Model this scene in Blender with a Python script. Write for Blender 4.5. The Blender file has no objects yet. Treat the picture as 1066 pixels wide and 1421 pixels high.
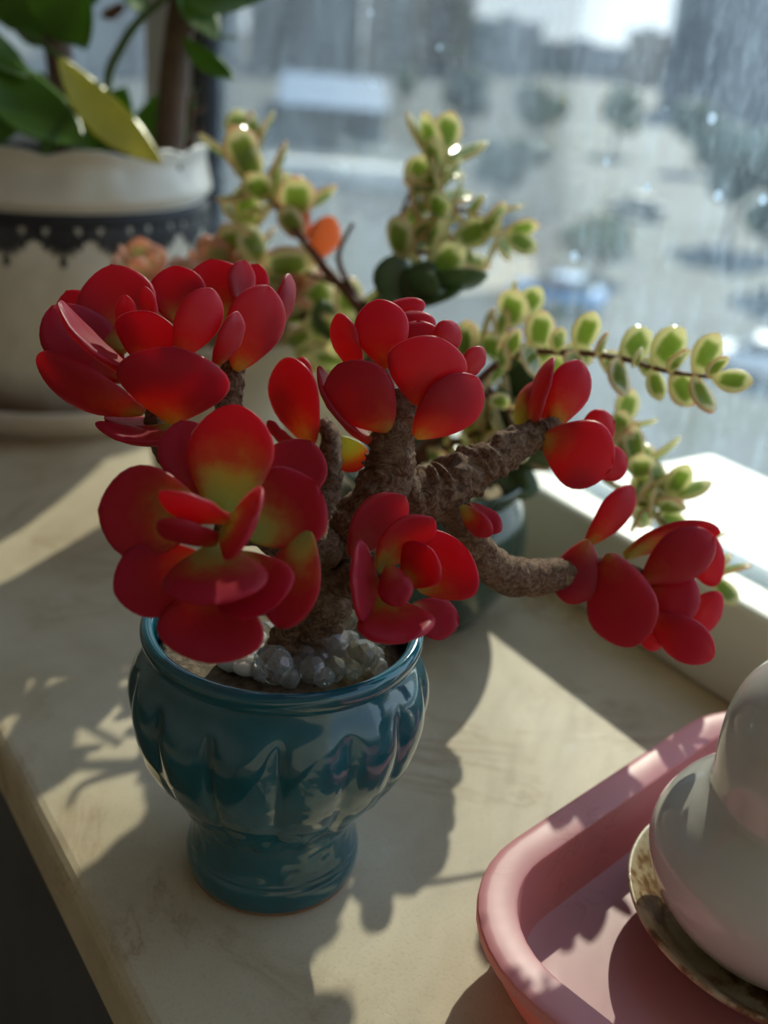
import bpy, math, random
from mathutils import Vector, Matrix, noise as mnoise

# ------------------------------------------------------------------ camera
W, H, F_PX = 1066, 1421, 1500.0
PITCH, ROLL, YAW, CAM_H = math.radians(24), math.radians(5), math.radians(35), 0.281
sc = bpy.context.scene
col = sc.collection
CF = Vector((math.sin(YAW)*math.cos(PITCH), math.cos(YAW)*math.cos(PITCH), -math.sin(PITCH)))
_r = Vector((math.cos(YAW), -math.sin(YAW), 0)); _u = _r.cross(CF)
CR = _r*math.cos(ROLL) + _u*math.sin(ROLL)
CU = _u*math.cos(ROLL) - _r*math.sin(ROLL)
CAM = Vector((0, 0, CAM_H))
cd = bpy.data.cameras.new('camera'); cam = bpy.data.objects.new('camera', cd); col.objects.link(cam)
cam.matrix_world = Matrix(((CR.x, CU.x, -CF.x, CAM.x), (CR.y, CU.y, -CF.y, CAM.y), (CR.z, CU.z, -CF.z, CAM.z), (0, 0, 0, 1)))
cd.sensor_fit = 'HORIZONTAL'; cd.sensor_width = 36.0; cd.lens = F_PX/W*36.0
cd.clip_start = 0.01; cd.clip_end = 1000
cd.dof.use_dof = True; cd.dof.focus_distance = 0.338; cd.dof.aperture_fstop = 8.5
sc.camera = cam

# ------------------------------------------------------------------ sky, sun, exposure
SUN = Vector((1.233, 1.0, 1.0)).normalized()
world = bpy.data.worlds.new('sky'); sc.world = world; world.use_nodes = True
nt = world.node_tree; nt.nodes.clear()
wo = nt.nodes.new('ShaderNodeOutputWorld'); bg = nt.nodes.new('ShaderNodeBackground')
tc = nt.nodes.new('ShaderNodeTexCoord'); sx = nt.nodes.new('ShaderNodeSeparateXYZ'); cr = nt.nodes.new('ShaderNodeValToRGB')
nt.links.new(tc.outputs['Generated'], sx.inputs[0]); nt.links.new(sx.outputs['Z'], cr.inputs[0])
cr.color_ramp.elements[0].position = 0.0; cr.color_ramp.elements[0].color = (1.0, 1.0, 0.96, 1)
cr.color_ramp.elements[1].position = 0.8; cr.color_ramp.elements[1].color = (0.50, 0.70, 1.0, 1)
nt.links.new(cr.outputs[0], bg.inputs[0]); nt.links.new(bg.outputs[0], wo.inputs[0])
bg.inputs['Strength'].default_value = 1.30
sl = bpy.data.lights.new('sun_offscreen', 'SUN'); sl.energy = 8.5; sl.angle = math.radians(0.7); sl.color = (1.0, 0.87, 0.64)
so = bpy.data.objects.new('sun_offscreen', sl); col.objects.link(so)
so.rotation_euler = SUN.to_track_quat('Z', 'Y').to_euler(); so.location = SUN*800
vs = sc.view_settings
vs.view_transform = 'Standard'; vs.look = 'None'; vs.exposure = 0.38; vs.gamma = 1.0; vs.use_curve_mapping = False

# ------------------------------------------------------------------ helpers
def ray(x, y): return CF + CR*((x-W/2)/F_PX) - CU*((y-H/2)/F_PX)
def P(x, y, d): return CAM + ray(x, y)*d
def on_z(x, y, z=0.0):
    r = ray(x, y); return CAM + r*((z-CAM_H)/r.z)
def smooth(a, b, x):
    t = min(1, max(0, (x-a)/(b-a))); return t*t*(3-2*t)
WL = {}
def thing(name, loc, label, cat, group=None):
    o = bpy.data.objects.new(name, None); col.objects.link(o); o.location = loc; o.empty_display_size = .01
    o['label'] = label; o['category'] = cat
    if group: o['group'] = group
    WL[o] = Vector(loc); return o
def tag(o, label, cat, group=None, kind=None):
    if label: o['label'] = label
    if cat: o['category'] = cat
    if group: o['group'] = group
    if kind: o['kind'] = kind
    return o
def build(name, V, Fc, mat, parent=None, origin=None, smooth_sh=True, attrs=None):
    """V in world coordinates; origin = world location of the object's origin (default parent's)."""
    me = bpy.data.meshes.new(name)
    base = WL.get(parent, Vector((0, 0, 0)))
    org = Vector(origin) if origin is not None else base
    me.from_pydata([tuple(Vector(v)-org) for v in V], [], Fc); me.update()
    if smooth_sh: me.polygons.foreach_set('use_smooth', [True]*len(me.polygons))
    if attrs:
        for k, vals in attrs.items():
            a = me.attributes.new(k, 'FLOAT', 'POINT'); a.data.foreach_set('value', vals)
    if mat: me.materials.append(mat)
    o = bpy.data.objects.new(name, me); col.objects.link(o)
    if parent is not None: o.parent = parent
    o.location = org - base
    WL[o] = org
    return o
def structure(o, kind='structure'): o['kind'] = kind; return o

def box(x0, x1, y0, y1, z0, z1):
    V = [(x, y, z) for z in (z0, z1) for y in (y0, y1) for x in (x0, x1)]
    return V, [(0, 2, 3, 1), (4, 5, 7, 6), (0, 1, 5, 4), (2, 6, 7, 3), (0, 4, 6, 2), (1, 3, 7, 5)]
def merge(parts):
    V, Fc = [], []
    for v, f in parts:
        n = len(V); V += list(v); Fc += [tuple(i+n for i in q) for q in f]
    return V, Fc
def bevel(o, w, seg=2):
    m = o.modifiers.new('bevel', 'BEVEL'); m.width = w; m.segments = seg; m.limit_method = 'ANGLE'; m.angle_limit = math.radians(40)
    return o
def lathe(c, prof, n=64, rmod=None, close_top=False, close_bot=False):
    """prof: list of (r,z); rmod(theta,i,r,z)->(r,z)"""
    V, Fc = [], []
    for i, (r, z) in enumerate(prof):
        for k in range(n):
            th = 2*math.pi*k/n
            rr, zz = rmod(th, i, r, z) if rmod else (r, z)
            V.append((c[0]+rr*math.cos(th), c[1]+rr*math.sin(th), c[2]+zz))
    for i in range(len(prof)-1):
        for k in range(n):
            a, b = i*n+k, i*n+(k+1) % n
            Fc.append((a, b, b+n, a+n))
    if close_bot: Fc.append(tuple(reversed(range(n))))
    if close_top: Fc.append(tuple(range((len(prof)-1)*n, len(prof)*n)))
    return V, Fc
def spline_profile(pts, sub=6):
    out = []
    for i in range(len(pts)-1):
        p0 = pts[max(i-1, 0)]; p1 = pts[i]; p2 = pts[i+1]; p3 = pts[min(i+2, len(pts)-1)]
        for s in range(sub):
            t = s/sub
            out.append(tuple(.5*((2*p1[k])+(-p0[k]+p2[k])*t+(2*p0[k]-5*p1[k]+4*p2[k]-p3[k])*t*t+(-p0[k]+3*p1[k]-3*p2[k]+p3[k])*t**3) for k in range(len(p1))))
    out.append(tuple(pts[-1])); return out
def tube(pts, sub=8, n=16, bump=0.0, freq=200., rings=0.0, ringfreq=900., seed=0, cap=True):
    """pts: list of (Vector, radius) -> closed tube"""
    q = spline_profile([(p.x, p.y, p.z, r) for p, r in pts], sub)
    C = [Vector(a[:3]) for a in q]; Rr = [a[3] for a in q]
    V, Fc = [], []
    t = (C[1]-C[0]).normalized(); ref = Vector((0, 0, 1)) if abs(t.z) < .9 else Vector((1, 0, 0))
    nrm = t.cross(ref).normalized(); s = 0
    for i in range(len(C)):
        t = (C[min(i+1, len(C)-1)]-C[max(i-1, 0)]).normalized()
        nrm = (nrm - t*nrm.dot(t)).normalized(); bi = t.cross(nrm)
        if i: s += (C[i]-C[i-1]).length
        for k in range(n):
            th = 2*math.pi*k/n
            d = nrm*math.cos(th)+bi*math.sin(th)
            p = C[i]+d*Rr[i]; rr = Rr[i]
            if bump: rr *= 1+bump*mnoise.noise(p*freq+Vector((seed, 0, 0)))+.5*bump*mnoise.noise(p*freq*2.7)
            if rings: rr *= 1+rings*(1+1.6*mnoise.noise(p*70+Vector((seed, 9, 0))))*(math.sin(s*ringfreq*(1+.25*mnoise.noise(Vector((s*60, seed, 0))))+4.5*mnoise.noise(p*110+Vector((seed, 3, 0)))+.9*math.sin(th))-.2)
            V.append(C[i]+d*rr)
    m = len(C)
    for i in range(m-1):
        for k in range(n):
            a, b = i*n+k, i*n+(k+1) % n
            Fc.append((a, b, b+n, a+n))
    if cap:
        Fc.append(tuple(reversed(range(n)))); Fc.append(tuple(range((m-1)*n, m*n)))
    return V, Fc

# ------------------------------------------------------------------ materials
def new_mat(name):
    m = bpy.data.materials.new(name); m.use_nodes = True
    t = m.node_tree; b = t.nodes['Principled BSDF']; return m, t, b
def N(t, typ, **kw):
    n = t.nodes.new(typ)
    for k, v in kw.items(): setattr(n, k, v)
    return n
def S(b, **kw):
    for k, v in kw.items():
        i = b.inputs[k.replace('_', ' ')]
        i.default_value = v if not (isinstance(v, tuple) and len(v) == 3 and i.type == 'RGBA') else (*v, 1)
def ramp(t, stops, fac=None, interp='LINEAR'):
    r = N(t, 'ShaderNodeValToRGB'); r.color_ramp.interpolation = interp
    e = r.color_ramp.elements
    while len(e) < len(stops): e.new(.5)
    for i, (p, c) in enumerate(stops):
        e[i].position = p; e[i].color = (*c, 1) if len(c) == 3 else c
    if fac is not None: t.links.new(fac, r.inputs[0])
    return r
def noise_tex(t, scale, detail=4., rough=.5, coord='Object', dist=0.):
    c = N(t, 'ShaderNodeTexCoord'); n = N(t, 'ShaderNodeTexNoise')
    n.inputs['Scale'].default_value = scale; n.inputs['Detail'].default_value = detail
    n.inputs['Roughness'].default_value = rough; n.inputs['Distortion'].default_value = dist
    t.links.new(c.outputs[coord], n.inputs['Vector']); return n
def bump_to(t, b, h, strength=.3, dist=.001):
    bn = N(t, 'ShaderNodeBump'); bn.inputs['Strength'].default_value = strength; bn.inputs['Distance'].default_value = dist
    t.links.new(h, bn.inputs['Height']); t.links.new(bn.outputs[0], b.inputs['Normal'])
def simple(name, c, rough=.5, var=.12, scale=40., bump=0., bscale=300., **kw):
    m, t, b = new_mat(name); S(b, Roughness=rough)
    n = noise_tex(t, scale)
    lo = tuple(max(0, x*(1-var)) for x in c); hi = tuple(min(1, x*(1+var)) for x in c)
    r = ramp(t, [(.3, lo), (.7, hi)], n.outputs['Fac']); t.links.new(r.outputs[0], b.inputs['Base Color'])
    if bump:
        n2 = noise_tex(t, bscale); bump_to(t, b, n2.outputs['Fac'], bump)
    S(b, **kw)
    return m
def mathn(t, op, a, b=None, c=None, clamp=False):
    n = N(t, 'ShaderNodeMath', operation=op, use_clamp=clamp)
    for i, v in enumerate((a, b, c)):
        if v is None: continue
        if isinstance(v, (int, float)): n.inputs[i].default_value = v
        else: t.links.new(v, n.inputs[i])
    return n.outputs[0]
def mix(t, fac, a, b):
    n = N(t, 'ShaderNodeMix', data_type='RGBA')
    for i, v in ((0, fac), (6, a), (7, b)):
        if isinstance(v, (int, float)): n.inputs[i].default_value = v
        elif isinstance(v, tuple): n.inputs[i].default_value = (*v, 1)
        else: t.links.new(v, n.inputs[i])
    return n.outputs[2]

M = {}
# polished cream marble of the sill
def m_marble():
    m, t, b = new_mat('cream_marble'); S(b, Roughness=.5, Specular_IOR_Level=.22)
    n1 = noise_tex(t, 9, 6, .6, dist=.4); base = ramp(t, [(.3, (.50, .40, .26)), (.5, (.64, .53, .37)), (.72, (.72, .61, .46))], n1.outputs['Fac'])
    n2 = noise_tex(t, 5.5, 7, .62, dist=1.2)
    v = mathn(t, 'ABSOLUTE', mathn(t, 'SUBTRACT', n2.outputs['Fac'], .5))
    vr = ramp(t, [(0, (1, 1, 1)), (.012, (.35, .35, .35)), (.03, (0, 0, 0))], v)
    n4 = noise_tex(t, 14, 3); vm = mathn(t, 'MULTIPLY', vr.outputs[0], ramp(t, [(.42, (0, 0, 0)), (.62, (.75, .75, .75))], n4.outputs['Fac']).outputs[0])
    c1 = mix(t, vm, base.outputs[0], (.40, .27, .15))
    n3 = noise_tex(t, 700, 2); sp = ramp(t, [(.30, (.82, .80, .76)), (.45, (1, 1, 1))], n3.outputs['Fac'])
    mm = N(t, 'ShaderNodeMix', data_type='RGBA', blend_type='MULTIPLY'); mm.inputs[0].default_value = .55
    t.links.new(c1, mm.inputs[6]); t.links.new(sp.outputs[0], mm.inputs[7])
    # dust spots and smears
    n5 = noise_tex(t, 38, 5, .7); du = ramp(t, [(.60, (0, 0, 0)), (.72, (.35, .35, .35))], n5.outputs['Fac'])
    c2 = mix(t, du.outputs[0], mm.outputs[2], (.78, .73, .62))
    t.links.new(c2, b.inputs['Base Color'])
    bump_to(t, b, n3.outputs['Fac'], .06, .0005)
    return m
M['marble'] = m_marble()
M['frame'] = simple('white_window_frame', (.76, .73, .64), .35, .05, 30)
M['track'] = simple('grey_window_track', (.10, .11, .12), .45, .2, 60)
M['gasket'] = simple('black_rubber', (.012, .013, .016), .6, .2, 60)
M['mullion'] = simple('grey_painted_metal', (.34, .35, .35), .4, .08, 30)
M['wall'] = simple('cream_wall_paint', (.74, .65, .52), .85, .04, 8)
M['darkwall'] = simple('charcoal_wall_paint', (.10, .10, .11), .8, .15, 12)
M['floor'] = simple('brown_floor', (.22, .15, .10), .4, .2, 6)
M['slab'] = simple('white_outdoor_ledge', (.74, .71, .63), .6, .06, 14)

def m_glass():
    m = bpy.data.materials.new('dusty_glass'); m.use_nodes = True; t = m.node_tree; t.nodes.clear()
    out = N(t, 'ShaderNodeOutputMaterial'); tr = N(t, 'ShaderNodeBsdfTransparent'); tl = N(t, 'ShaderNodeBsdfTranslucent')
    df = N(t, 'ShaderNodeBsdfDiffuse'); gl = N(t, 'ShaderNodeBsdfGlossy'); gl.inputs['Roughness'].default_value = .02
    tr.inputs[0].default_value = (.86, .93, .98, 1)
    tl.inputs[0].default_value = (.50, .68, .88, 1); df.inputs[0].default_value = (.6, .62, .64, 1)
    dirt = N(t, 'ShaderNodeAddShader')
    mx0 = N(t, 'ShaderNodeMixShader'); mx0.inputs[0].default_value = .75
    t.links.new(df.outputs[0], mx0.inputs[1]); t.links.new(tl.outputs[0], mx0.inputs[2])
    # streaks of dirt: stretched noise + specks
    c = N(t, 'ShaderNodeTexCoord'); mp = N(t, 'ShaderNodeMapping'); mp.inputs['Scale'].default_value = (1, 1, .35)
    t.links.new(c.outputs['Object'], mp.inputs[0])
    n = N(t, 'ShaderNodeTexNoise'); n.inputs['Scale'].default_value = 22; n.inputs['Detail'].default_value = 7; n.inputs['Roughness'].default_value = .65
    t.links.new(mp.outputs[0], n.inputs['Vector'])
    n_f = N(t, 'ShaderNodeTexNoise'); n_f.inputs['Scale'].default_value = 130; n_f.inputs['Detail'].default_value = 5; n_f.inputs['Roughness'].default_value = .7
    t.links.new(mp.outputs[0], n_f.inputs['Vector'])
    f0 = ramp(t, [(.34, (.015, .015, .015)), (.70, (.13, .13, .13))], n.outputs['Fac']).outputs[0]
    f1 = mathn(t, 'ADD', f0, ramp(t, [(.50, (0, 0, 0)), (.72, (.16, .16, .16))], n_f.outputs['Fac']).outputs[0])
    vo = N(t, 'ShaderNodeTexVoronoi'); vo.inputs['Scale'].default_value = 52; t.links.new(c.outputs['Object'], vo.inputs['Vector'])
    sepc = N(t, 'ShaderNodeSeparateColor'); t.links.new(vo.outputs['Color'], sepc.inputs[0])
    rad = mathn(t, 'MULTIPLY', mathn(t, 'POWER', sepc.outputs[0], 7.), .17)
    sp = mathn(t, 'LESS_THAN', vo.outputs['Distance'], rad)
    f = mathn(t, 'MAXIMUM', f1, mathn(t, 'MULTIPLY', sp, .95))
    mx = N(t, 'ShaderNodeMixShader'); t.links.new(f, mx.inputs[0]); t.links.new(tr.outputs[0], mx.inputs[1]); t.links.new(mx0.outputs[0], mx.inputs[2])
    fr = N(t, 'ShaderNodeFresnel'); fr.inputs[0].default_value = 1.35
    mg = N(t, 'ShaderNodeMixShader'); t.links.new(mathn(t, 'MULTIPLY', fr.outputs[0], .6), mg.inputs[0]); t.links.new(mx.outputs[0], mg.inputs[1]); t.links.new(gl.outputs[0], mg.inputs[2])
    t.links.new(mg.outputs[0], out.inputs[0])
    return m
M['glass'] = m_glass()

def m_leaf():
    m, t, b = new_mat('red_succulent_leaf')
    lu = N(t, 'ShaderNodeAttribute', attribute_name='lu').outputs['Fac']; lv = N(t, 'ShaderNodeAttribute', attribute_name='lv').outputs['Fac']
    oi = N(t, 'ShaderNodeObjectInfo'); sp = N(t, 'ShaderNodeSeparateColor'); t.links.new(oi.outputs['Color'], sp.inputs[0])
    n = noise_tex(t, 130, 4, .6)
    e = mathn(t, 'ADD', lu, mathn(t, 'MULTIPLY', mathn(t, 'POWER', lv, 2.5), .28))
    e = mathn(t, 'ADD', e, mathn(t, 'MULTIPLY', mathn(t, 'SUBTRACT', n.outputs['Fac'], .5), .5))
    x = mathn(t, 'ADD', mathn(t, 'SUBTRACT', e, sp.outputs[0]), .3, clamp=True)
    r = ramp(t, [(0, (.30, .36, .09)), (.20, (.40, .34, .07)), (.40, (.44, .07, .03)), (.62, (.42, .018, .03)), (1., (.42, .012, .045))], x)
    # waxy bloom
    n2 = noise_tex(t, 60, 5, .65); n3 = noise_tex(t, 1900, 2)
    bl = mathn(t, 'MULTIPLY', sp.outputs[1], mathn(t, 'ADD', mathn(t, 'MULTIPLY', n2.outputs['Fac'], .9), mathn(t, 'MULTIPLY', n3.outputs['Fac'], .35)), clamp=True)
    c = mix(t, bl, r.outputs[0], (.33, .078, .085))
    t.links.new(c, b.inputs['Base Color'])
    S(b, Roughness=.42, Specular_IOR_Level=.32, Sheen_Weight=.12, Sheen_Roughness=.3, Sheen_Tint=(1., .80, .80))
    bump_to(t, b, n3.outputs['Fac'], .08, .0004)
    # light that passes through the fleshy blade
    tr = ramp(t, [(0, (.80, .74, .16)), (.20, (.92, .62, .10)), (.40, (.96, .20, .04)), (.62, (.95, .05, .03)), (1., (.92, .03, .05))], x)
    tl = N(t, 'ShaderNodeBsdfTranslucent'); t.links.new(tr.outputs[0], tl.inputs[0])
    mx = N(t, 'ShaderNodeMixShader')
    mx.inputs[0].default_value = .42
    t.links.new(b.outputs[0], mx.inputs[1]); t.links.new(tl.outputs[0], mx.inputs[2]); t.links.new(mx.outputs[0], t.nodes['Material Output'].inputs[0])
    return m
M['leaf'] = m_leaf()

def m_bark():
    m, t, b = new_mat('rough_brown_bark'); S(b, Roughness=.85)
    n = noise_tex(t, 300, 9, .72, dist=1.4); n2 = noise_tex(t, 70, 4, .6)
    a = ramp(t, [(.34, (.036, .015, .007)), (.47, (.23, .105, .048)), (.64, (.52, .34, .21))], n.outputs['Fac'])
    c = mix(t, ramp(t, [(.4, (0, 0, 0)), (.7, (.4, .4, .4))], n2.outputs['Fac']).outputs[0], a.outputs[0], (.34, .22, .14))
    t.links.new(c, b.inputs['Base Color']); bump_to(t, b, n.outputs['Fac'], 1.0, .0035)
    return m
M['bark'] = m_bark()

def m_vase():
    m, t, b = new_mat('teal_glaze')
    n = noise_tex(t, 60, 4); r = ramp(t, [(.3, (.004, .080, .115)), (.7, (.009, .118, .16))], n.outputs['Fac'])
    t.links.new(r.outputs[0], b.inputs['Base Color']); S(b, Roughness=.09, Coat_Weight=.6, Coat_Roughness=.03, Specular_IOR_Level=.6)
    n2 = noise_tex(t, 120, 3); bump_to(t, b, n2.outputs['Fac'], .10, .001)
    return m
M['vase'] = m_vase()
M['clay'] = simple('unglazed_clay', (.30, .16, .09), .9, .2, 200)
M['vase_soil'] = simple('gritty_brown_soil', (.17, .12, .075), .9, .5, 300, .8, 400)
M['soil'] = simple('dark_soil', (.035, .024, .017), .95, .5, 300, .8, 400)

def m_bead(name, tint, film):
    m, t, b = new_mat(name)
    S(b, Base_Color=tint, Roughness=.04, Transmission_Weight=.8, IOR=1.5)
    try: S(b, Thin_Film_Thickness=film, Thin_Film_IOR=1.45)
    except Exception: pass
    return m
M['bead'] = m_bead('clear_glass', (.96, .97, .95), 480.)
M['bead2'] = m_bead('smoky_glass', (.75, .73, .62), 620.)
M['pebble'] = simple('white_pebble', (.80, .76, .68), .4, .06, 80)

M['pink'] = None
def m_pink():
    m, t, b = new_mat('pink_plastic')
    n = noise_tex(t, 16, 5, .6); r = ramp(t, [(.35, (.82, .37, .39)), (.7, (.88, .44, .45))], n.outputs['Fac'])
    n2 = noise_tex(t, 30, 7, .6, dist=1.5); v = mathn(t, 'ABSOLUTE', mathn(t, 'SUBTRACT', n2.outputs['Fac'], .5))
    vr = ramp(t, [(0, (.5, .5, .5)), (.012, (0, 0, 0))], v)
    n3 = noise_tex(t, 22, 2); vm = mathn(t, 'MULTIPLY', vr.outputs[0], ramp(t, [(.55, (0, 0, 0)), (.66, (.9, .9, .9))], n3.outputs['Fac']).outputs[0])
    t.links.new(mix(t, vm, r.outputs[0], (.38, .16, .09)), b.inputs['Base Color'])
    S(b, Roughness=.38)
    tl = N(t, 'ShaderNodeBsdfTranslucent'); tl.inputs[0].default_value = (.95, .36, .27, 1)
    mx = N(t, 'ShaderNodeMixShader'); mx.inputs[0].default_value = .36
    t.links.new(b.outputs[0], mx.inputs[1]); t.links.new(tl.outputs[0], mx.inputs[2]); t.links.new(mx.outputs[0], t.nodes['Material Output'].inputs[0])
    return m
M['pink'] = m_pink()
M['bottle'] = simple('white_glazed_ceramic', (.70, .68, .64), .10, .03, 30, Coat_Weight=.5, Coat_Roughness=.04)
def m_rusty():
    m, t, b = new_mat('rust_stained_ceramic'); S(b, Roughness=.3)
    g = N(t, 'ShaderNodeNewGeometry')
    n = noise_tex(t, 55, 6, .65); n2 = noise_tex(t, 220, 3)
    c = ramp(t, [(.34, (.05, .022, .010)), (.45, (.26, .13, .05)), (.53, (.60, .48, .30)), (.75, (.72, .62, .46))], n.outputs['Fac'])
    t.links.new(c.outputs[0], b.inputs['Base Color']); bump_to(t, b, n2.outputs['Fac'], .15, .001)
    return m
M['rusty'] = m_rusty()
M['saucer_out'] = simple('cream_ceramic', (.72, .64, .56), .3, .06, 60)
M['wet_soil'] = simple('wet_black_soil', (.022, .014, .010), .35, .5, 220, .8, 300)

def m_planter():
    m, t, b = new_mat('cream_glazed_planter')
    c = N(t, 'ShaderNodeTexCoord'); s = N(t, 'ShaderNodeSeparateXYZ'); t.links.new(c.outputs['Object'], s.inputs[0])
    n = noise_tex(t, 14, 6, .6)
    base = ramp(t, [(.3, (.60, .55, .46)), (.65, (.74, .70, .62))], n.outputs['Fac'])
    # rust stain creeping up from the foot
    k = mathn(t, 'ADD', mathn(t, 'MULTIPLY', s.outputs['Z'], -26.), mathn(t, 'MULTIPLY', n.outputs['Fac'], 1.6))
    st = ramp(t, [(.0, (0, 0, 0)), (.75, (.9, .9, .9))], mathn(t, 'ADD', k, .15, clamp=True))
    t.links.new(mix(t, st.outputs[0], base.outputs[0], (.20, .10, .045)), b.inputs['Base Color'])
    S(b, Roughness=.25, Coat_Weight=.3, Coat_Roughness=.1)
    return m
M['planter'] = m_planter()
M['black_paint'] = simple('black_glaze_paint', (.012, .012, .015), .6, .3, 60)
M['lace_grey'] = simple('grey_glaze_paint', (.03, .03, .034), .6, .3, 90)

def m_green(name, c1, c2, trans=.5, rough=.3, edge=None):
    m, t, b = new_mat(name)
    lu = N(t, 'ShaderNodeAttribute', attribute_name='lu').outputs['Fac']; lv = N(t, 'ShaderNodeAttribute', attribute_name='lv').outputs['Fac']
    n = noise_tex(t, 50, 4); r = ramp(t, [(.3, c1), (.7, c2)], n.outputs['Fac']); cc = r.outputs[0]
    if edge:
        e = mathn(t, 'MAXIMUM', lv, mathn(t, 'MULTIPLY', mathn(t, 'ABSOLUTE', mathn(t, 'SUBTRACT', lu, .5)), 2.))
        e = mathn(t, 'ADD', e, mathn(t, 'MULTIPLY', mathn(t, 'SUBTRACT', n.outputs['Fac'], .5), .3))
        er = ramp(t, [(.46, (0, 0, 0)), (.66, (1, 1, 1))], e); cc = mix(t, er.outputs[0], cc, edge)
        oi = N(t, 'ShaderNodeObjectInfo')
        tip = mathn(t, 'MULTIPLY', ramp(t, [(.78, (0, 0, 0)), (1., (1, 1, 1))], e).outputs[0], mathn(t, 'MULTIPLY', oi.outputs['Random'], .8))
        cc = mix(t, tip, cc, (.62, .22, .16))
    t.links.new(cc, b.inputs['Base Color']); S(b, Roughness=rough)
    tl = N(t, 'ShaderNodeBsdfTranslucent'); hs = N(t, 'ShaderNodeHueSaturation'); hs.inputs['Value'].default_value = 2.0; hs.inputs['Saturation'].default_value = 1.0
    t.links.new(cc, hs.inputs['Color']); t.links.new(hs.outputs[0], tl.inputs[0])
    mx = N(t, 'ShaderNodeMixShader'); mx.inputs[0].default_value = trans
    t.links.new(b.outputs[0], mx.inputs[1]); t.links.new(tl.outputs[0], mx.inputs[2]); t.links.new(mx.outputs[0], t.nodes['Material Output'].inputs[0])
    return m
M['bush_leaf'] = m_green('variegated_leaf', (.17, .25, .05), (.28, .36, .09), .5, .15, (.66, .63, .42))
M['bush_dull'] = m_green('dull_green_leaf', (.10, .15, .07), (.17, .22, .11), .5, .25)
M['bush_orange'] = m_green('orange_leaf', (.50, .16, .06), (.60, .30, .14), .6, .3)
M['pale_leaf'] = m_green('pale_succulent_leaf', (.30, .34, .16), (.42, .42, .22), .45, .3, (.58, .36, .26))
M['cream_pot'] = simple('cream_matte_ceramic', (.62, .54, .42), .5, .08, 30)
M['bush_stem'] = simple('reddish_brown_stem', (.17, .065, .035), .6, .35, 120, .4, 400)
M['pot_green'] = simple('dark_green_glaze', (.035, .075, .055), .12, .25, 40, Coat_Weight=.5, Coat_Roughness=.05)
M['gravel'] = simple('tan_gravel', (.42, .32, .20), .9, .35, 160, .9, 220)
def m_thin(name, c1, c2, tf=.5):
    m = bpy.data.materials.new(name); m.use_nodes = True; t = m.node_tree; b = t.nodes['Principled BSDF']; out = t.nodes['Material Output']
    n = noise_tex(t, 30, 4); r = ramp(t, [(.3, c1), (.7, c2)], n.outputs['Fac'])
    t.links.new(r.outputs[0], b.inputs['Base Color']); S(b, Roughness=.3)
    tl = N(t, 'ShaderNodeBsdfTranslucent'); t.links.new(r.outputs[0], tl.inputs[0])
    mx = N(t, 'ShaderNodeMixShader'); mx.inputs[0].default_value = tf
    t.links.new(b.outputs[0], mx.inputs[1]); t.links.new(tl.outputs[0], mx.inputs[2]); t.links.new(mx.outputs[0], out.inputs[0])
    return m
M['leaf_green'] = m_thin('green_plant_leaf', (.11, .23, .025), (.18, .33, .04), .55)
M['leaf_yellow'] = m_thin('yellowing_plant_leaf', (.54, .46, .010), (.70, .60, .016), .58)
M['leaf_red'] = m_thin('small_reddish_leaf', (.20, .06, .03), (.28, .14, .06), .4)
M['trunk'] = simple('smooth_brown_trunk', (.12, .07, .045), .7, .25, 80, .4, 250)
M['gstem'] = simple('green_stem', (.08, .13, .03), .5, .2, 60)

# ------------------------------------------------------------------ the setting
ZF, ZC = -.85, 1.75
o = structure(build('floor', *box(-2.6, .13, -1.9, 2.9, ZF-.05, ZF), M['floor'], smooth_sh=False))
o = structure(build('ceiling', *box(-2.6, .62, -1.9, 2.9, ZC, ZC+.08), M['wall'], smooth_sh=False))
structure(build('wall_back', *box(-2.68, -2.6, -1.9, 2.9, ZF, ZC), M['wall'], smooth_sh=False))
structure(build('wall_right', *box(-2.6, .62, -1.98, -1.9, ZF, ZC), M['wall'], smooth_sh=False))
structure(build('wall_left', *box(-2.6, .62, 2.9, 2.98, ZF, ZC), M['wall'], smooth_sh=False))
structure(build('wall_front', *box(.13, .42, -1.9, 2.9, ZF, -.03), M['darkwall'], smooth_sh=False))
structure(build('wall_lintel', *box(.30, .52, -1.9, 2.9, 1.45, ZC), M['wall'], smooth_sh=False))
o = structure(build('window_sill', *box(.085, .42, -1.9, 2.9, -.03, 0), M['marble'], smooth_sh=False)); bevel(o, .006, 4)
# window rails and panes
o = structure(build('trim_1', *box(.392, .4185, -1.9, 2.9, 0.0, .0527), M['frame'], smooth_sh=False)); bevel(o, .004, 3)
o['label'] = 'cream white lower window rail along the back of the sill'
o = structure(build('trim_2', *box(.4185, .455, -1.9, 2.9, -.03, .030), M['track'], smooth_sh=False))
for i, (y0, y1) in enumerate(((-1.9, .925), (1.03, 2.9))):
    w = structure(build('window_%d' % (i+1), *box(.4245, .4285, y0, y1, .030, 1.45), M['glass'], smooth_sh=False))
    w['label'] = 'dusty sunlit window pane with streaks and specks'
o = structure(build('trim_3', *box(.412, .442, .945, 1.045, .0527, 1.45), M['mullion'], smooth_sh=False)); bevel(o, .003, 2)
o = structure(build('trim_4', *box(.416, .436, .918, .945, .0527, 1.45), M['gasket'], smooth_sh=False))
# ledge outside the glass
V, Fc = box(.455, .574, -1.9, .443, .012, .040)
o = build('outdoor_ledge', V, Fc, M['slab'], smooth_sh=False); bevel(o, .009, 4); structure(o)
o['label'] = 'sunlit white ledge slab outside the window pane'

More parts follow.
